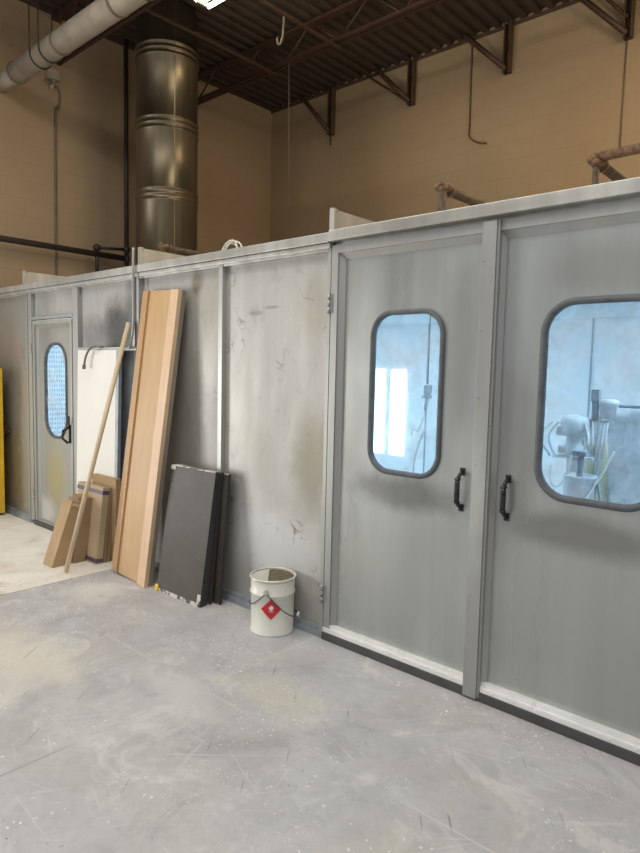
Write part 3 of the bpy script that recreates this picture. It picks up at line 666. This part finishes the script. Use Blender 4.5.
# black panels stack
def slab(i, bx, by, w, th, ln, ang, rz, label):
    L = lean(bx, by, 0, ang, rz, 0)
    t = thing('black_panel', label, 'panel', (bx+w/2, by, 0), 'black laminate panels leaning on the booth')
    bm = BM(); box(bm, .006, w-.006, 0, th, .01, ln-.006, M4=L); obj('panel_core', bm, M['black_lam'], t, .001)
    for x in (0, w-.006): bm = BM(); box(bm, x, x+.006, 0, th, 0, ln, M4=L); obj('side_edging', bm, M['edge_black'], t)
    for z in (0, ln-.008): bm = BM(); box(bm, .006, w-.006, 0, th, z, z+.008, M4=L); obj('scuffed_edging', bm, M['scuff'], t)
    if i == 0:
        for x0, x1, z0, z1 in ((.006, w-.006, .008, .024), (0, .05, ln-.035, ln-.006), (w-.035, w, .024, .08)):
            bm = BM(); box(bm, x0, x1, -.0015, 0, z0, z1, M4=L); obj('worn_patch', bm, M['scuff'], t)
    if i == 0:
        bm = BM(); box(bm, -.012, .022, -.01, .03, .0, .045, M4=L); obj('corner_protector', bm, M['yellow'], t, .004, 'small yellow corner piece')
A6 = math.radians(8.2)
slab(0, -3.700, 2.462, .475, .036, .885, A6, 0.02, 'foremost black laminate panel with scuffed corners and a yellow corner piece')
slab(1, -3.70, 2.504, .470, .030, .88, math.radians(6.8), 0, 'second black panel, directly behind the foremost one')
slab(2, -3.72, 2.545, .500, .022, .875, math.radians(6.0), 0, 'third black panel from the front, a little wider')
slab(3, -3.72, 2.590, .550, .020, .865, math.radians(4.6), 0.0, 'rearmost black panel, closest to the booth wall')

# pail
pc = Vector((-2.655, 2.575, 0)); R0 = .128; H = .335
pail = thing('paint_pail', 'open white metal paint pail with a red diamond label', 'pail', pc)
bm = BM()
lathe(bm, [(R0-.004, .004), (R0+.002, 0), (R0+.003, .010), (R0-.002, .016), (R0+.001, H*.70), (R0+.007, H*.715), (R0+.007, H*.735), (R0+.001, H*.75), (R0+.004, H*.93), (R0+.004, H-.01),
           (R0-.002, H-.01), (R0-.004, .03), (.001, .028)], pc, 64)
obj('pail_body', bm, M['pail'], pail)
bm = BM(); tube(bm, [(pc.x+(R0+.006)*math.cos(2*PI*k/64), pc.y+(R0+.006)*math.sin(2*PI*k/64), H-.004) for k in range(64)], .0065, 10, closed=True); obj('rim', bm, M['pail_rim'], pail)
bm = BM()   # crusted skin covering the right part of the opening
a0, a1 = math.radians(-58), math.radians(146)
arc = [(pc.x+(R0-.003)*math.cos(a0+(a1-a0)*k/30), pc.y+(R0-.003)*math.sin(a0+(a1-a0)*k/30)) for k in range(31)]
lo = [bm.verts.new((x, y, H-.014)) for x, y in arc]; hi = [bm.verts.new((x, y, H-.010)) for x, y in arc]
bm.faces.new(lo[::-1]); bm.faces.new(hi)
for k in range(31): bm.faces.new((lo[k], lo[(k+1) % 31], hi[(k+1) % 31], hi[k]))
obj('paint_skin', bm, M['olive'], pail, label='olive crusted flap over half of the opening')
# where the camera-facing side is
toc = math.atan2(-pc.y, -pc.x)
def onp(a, z, r): return (pc.x+r*math.cos(a), pc.y+r*math.sin(a), z)
bm = BM(); ea = toc-.28
def disc(bm, a, z, r, rad):
    pass
e = Vector(onp(ea, H*.80, R0+.004)); d = Vector((math.cos(ea), math.sin(ea), 0))
tube(bm, [e, e+d*.010], .015, 16); tube(bm, [e+d*.008, e+d*.018], .008, 12)
obj('ear', bm, M['chrome'], pail)
# bail wire sagging round the front with its grip
bm = BM(); pts = []
for k in range(25):
    u = k/24; a = ea + (2.05)*u; z = H*.79 - .17*math.sin(PI*min(1, u*.98)*.62)
    pts.append(onp(a, z, R0+.012+.03*math.sin(PI*u)*u))
tube(bm, pts, .0032, 8); 
pts2 = [onp(ea-1.2*k/12, H*.79-.115*math.sin(PI/2*(1-k/12))*0-.09*math.sin(PI*k/12*.6), R0+.010) for k in range(13)]
bm2 = bm; tube(bm2, pts2, .0032, 8)
obj('bail_wire', bm, M['steel_dark'], pail)
g = Vector(pts[18]); g2 = Vector(pts[21])+Vector((.01, 0, .012))
bm = BM(); tube(bm, [g, g2], .008, 12); obj('bail_grip', bm, M['label_w'], pail)
# diamond label wrapped on the pail
def wrap(poly_fn, name, mat, par, rr, n=14):
    bm = BM(); N = n; grid = {}
    for i in range(N+1):
        for j in range(N+1):
            u = i/N*2-1; v = j/N*2-1
            X, Z = poly_fn(u, v); a = la + X/R0
            grid[i, j] = bm.verts.new(onp(a, lz+Z, rr))
    for i in range(N):
        for j in range(N): bm.faces.new((grid[i, j], grid[i+1, j], grid[i+1, j+1], grid[i, j+1]))
    return obj(name, bm, mat, par)
la = toc-.06; lz = H*.50; s = .060
lab = wrap(lambda u, v: ((u-v)/2*s, (u+v)/2*s*1.02), 'hazard_label', M['red'], pail, R0+.0035)
lz0 = lz
lz = lz0+.012
def flame(u, v):   # teardrop with a forked tip
    w = .013*(1-((v+.15)**2))*(1 if v < .2 else max(.05, 1-(v-.2)*1.15)); return u*max(.0005, w)+(.003*math.sin(v*4) if v > 0 else 0), v*.017
wrap(flame, 'flame_symbol', M['label_w'], lab, R0+.0042, 10)
lz = lz0-.012
wrap(lambda u, v: (u*.012, v*.0018), 'flame_base_line', M['label_w'], lab, R0+.0042, 6)

# ------------------------------------------------------------------ equipment inside the booth behind the right window
ey = 4.2
tt = thing('paint_pump', 'dust-crusted paint pump standing on a pedestal behind the right window', 'paint pump', (-1.5, ey, 0))
bm = BM(); lathe(bm, [(.10, .006), (.10, .02), (.03, .04), (.03, .79)], (-1.52, ey, 0), 20); obj('pedestal', bm, M['dusty_d'], tt)
bm = BM(); lathe(bm, [(.05, .79), (.055, .87), (.04, .89), (.04, 1.03), (.065, 1.05), (.065, 1.09), (.05, 1.11), (.05, 1.16), (.085, 1.17), (.09, 1.26), (.075, 1.29), (.02, 1.30)], (-1.52, ey, 0), 28); obj('motor', bm, M['dusty'], tt)
bm = BM()
for dx, z, r in ((-.10, 1.19, .03), (.09, 1.22, .025), (-.085, 1.07, .025), (.10, 1.05, .03)): tube(bm, [(-1.52, ey-.02, z), (-1.52+dx, ey-.04, z)], r, 12)
box(bm, -1.64, -1.38, ey-.05, ey-.02, 1.015, 1.035); obj('fittings', bm, M['dusty'], tt)
for dx in (-.13, -.09, .08): bm = BM(); tube(bm, smooth([(-1.52+dx, ey-.05, 1.25), (-1.52+dx*1.5, ey-.09, 1.15), (-1.52+dx*.9, ey-.10, 1.03)]), .007, 6); obj('hose', bm, M['dusty'], tt)
tt = thing('mixing_stand', 'dust-covered tripod stand with hanging rods and a cup at its top', 'stand', (-1.38, 4.3, 0))
for a in (0, 2.1, 4.2): bm = BM(); tube(bm, [(-1.40, 4.3, .90), (-1.40+.22*math.cos(a), 4.3+.22*math.sin(a), 0.01)], .012, 8); obj('leg', bm, M['dusty_d'], tt)
bm = BM(); tube(bm, [(-1.40, 4.3, .90), (-1.40, 4.3, 1.30)], .014, 8); tube(bm, [(-1.56, 4.25, 1.265), (-1.30, 4.25, 1.265)], .010, 8); obj('pole', bm, M['dusty'], tt)
for k in range(9): bm = BM(); tube(bm, [(-1.53+.026*k, 4.22, 1.265), (-1.47+.012*k+.01*(k % 3), 4.24, 1.0+.012*(k % 3))], .007, 6); obj('rod', bm, M['dusty'], tt)
bm = BM(); lathe(bm, [(.01, 1.28), (.045, 1.29), (.055, 1.37), (.062, 1.375), (.062, 1.40), (.03, 1.41)], (-1.335, 4.25, 0), 24); obj('cup', bm, M['dusty'], tt)
bm = BM(); box(bm, -1.43, -1.38, 4.20, 4.25, 1.39, 1.47); tube(bm, [(-1.405, 4.22, 1.27), (-1.405, 4.22, 1.39)], .022, 10); obj('regulator', bm, M['dusty_d'], tt, .004)
tt = thing('small_pail', 'dust-coated pail below the paint pump inside the booth', 'pail', (-1.40, 4.0, .68))
bm = BM(); lathe(bm, [(.080, .68), (.086, .69), (.092, .92), (.098, .925), (.098, .94), (.086, .94), (.08, .74), (.01, .73)], (-1.40, 4.0, 0), 32); obj('pail_body', bm, M['dusty'], tt)
bm = BM(); tube(bm, [(-1.40, 4.0, .74), (-1.40, 4.0, 1.08)], .02, 10); box(bm, -1.44, -1.36, 3.96, 4.04, 1.06, 1.09); obj('agitator', bm, M['dusty_d'], tt)
tt = thing('metal_stool', 'low dusty stand carrying the pail inside the booth', 'stand', (-1.40, 4.0, 0))
bm = BM(); box(bm, -1.55, -1.25, 3.87, 4.13, .65, .68); obj('top', bm, M['dusty_d'], tt)
for sx in (-.13, .13):
    for s2 in (-.11, .11):
        bm = BM(); box(bm, -1.40+sx-.012, -1.40+sx+.012, 4+s2-.012, 4+s2+.012, .006, .65); obj('leg', bm, M['dusty_d'], tt)
cable('thin white hose slanting down in front of the paint pump stand', smooth([(-1.22, 4.05, 1.10), (-1.26, 4.0, .98), (-1.32, 3.95, .84), (-1.36, 3.85, .72), (-1.42, 3.80, .5)]), .007, M['wire_w'], 'hose', 'hose')
cable('white hose looping under the pump motor', smooth([(-1.48, 4.06, 1.05), (-1.49, 4.04, .95), (-1.52, 4.02, .87), (-1.56, 4.02, .845), (-1.60, 4.04, .88), (-1.62, 4.08, .97)]), .007, M['wire_w'], 'hose', 'hose')
tt = thing('hose_rail', 'horizontal rail with dusty plastic drapes behind the right window', 'rail', (-.9, 4.3, 0))
bm = BM(); tube(bm, [(-1.30, 4.35, 1.365), (-.30, 4.35, 1.365)], .010, 8); obj('rail_bar', bm, M['dusty_d'], tt)
for sx in (-.32,):
    bm = BM(); tube(bm, [(sx, 4.35, .006), (sx, 4.35, 1.365)], .014, 8); obj('upright', bm, M['dusty_d'], tt)
def drape(x0, x1, y, z0, z1, amp, mat):
    bm = BM(); nx, nz = 26, 14; G = [[None]*(nz+1) for _ in range(nx+1)]
    for i in range(nx+1):
        for j in range(nz+1):
            u, v = i/nx, j/nz
            G[i][j] = bm.verts.new((x0+(x1-x0)*u+.02*math.sin(v*5+i), y+amp*math.sin(u*18+v*1.5)*(1-.5*v)+.01*random.random(), z0+(z1-z0)*v+(.03*math.sin(u*31) if j == 0 else 0)))
    for i in range(nx):
        for j in range(nz): bm.faces.new((G[i][j], G[i+1][j], G[i+1][j+1], G[i][j+1])).smooth = True
    o = obj('drape', bm, mat, tt); m = o.modifiers.new('thick', 'SOLIDIFY'); m.thickness = .004
drape(-1.62, -1.32, 4.55, .30, 1.10, .03, M['dusty_o']); drape(-1.36, -.40, 4.38, .25, 1.355, .035, M['dusty'])
# spray gun hanging behind the left window
tt = thing('spray_gun', 'small spray gun with a looping hose behind the left large door window', 'spray gun', (-2.60, 4.0, .9))
bm = BM(); tube(bm, [(-2.575, 4.0, 1.38), (-2.50, 4.0, 1.38)], .016, 10); tube(bm, [(-2.53, 4.0, 1.38), (-2.545, 4.0, 1.28)], .013, 8); lathe(bm, [(.01, 1.395), (.03, 1.40), (.034, 1.46), (.01, 1.47)], (-2.53, 4.0, 0), 16); obj('gun_body', bm, M['dusty'], tt)
bm = BM(); tube(bm, smooth([(-2.545, 4.0, 1.28), (-2.54, 4.0, 1.15), (-2.58, 4.0, 1.05), (-2.62, 4.0, .92), (-2.63, 4.0, .75), (-2.60, 4.0, .40), (-2.55, 4.0, .02)]), .008, 8); tube(bm, smooth([(-2.56, 4.0, 1.22), (-2.60, 4.0, 1.12), (-2.64, 4.0, 1.13), (-2.66, 4.0, 1.08)]), .005, 6); obj('air_hose', bm, M['wire_w'], tt)
bm = BM(); tube(bm, [(-2.53, 4.0, 1.44), (-2.53, 4.0, 2.21)], .004, 6); obj('hanging_cord', bm, M['wire'], tt)

# ------------------------------------------------------------------ world and view
w = bpy.data.worlds.new('world'); S.world = w; w.use_nodes = True
bg = w.node_tree.nodes['Background']; bg.inputs[0].default_value = (.93, .95, 1, 1); bg.inputs[1].default_value = .46
vs = S.view_settings; vs.view_transform = 'Standard'; vs.look = 'None'; vs.gamma = 1; vs.use_curve_mapping = False; vs.exposure = 0.0
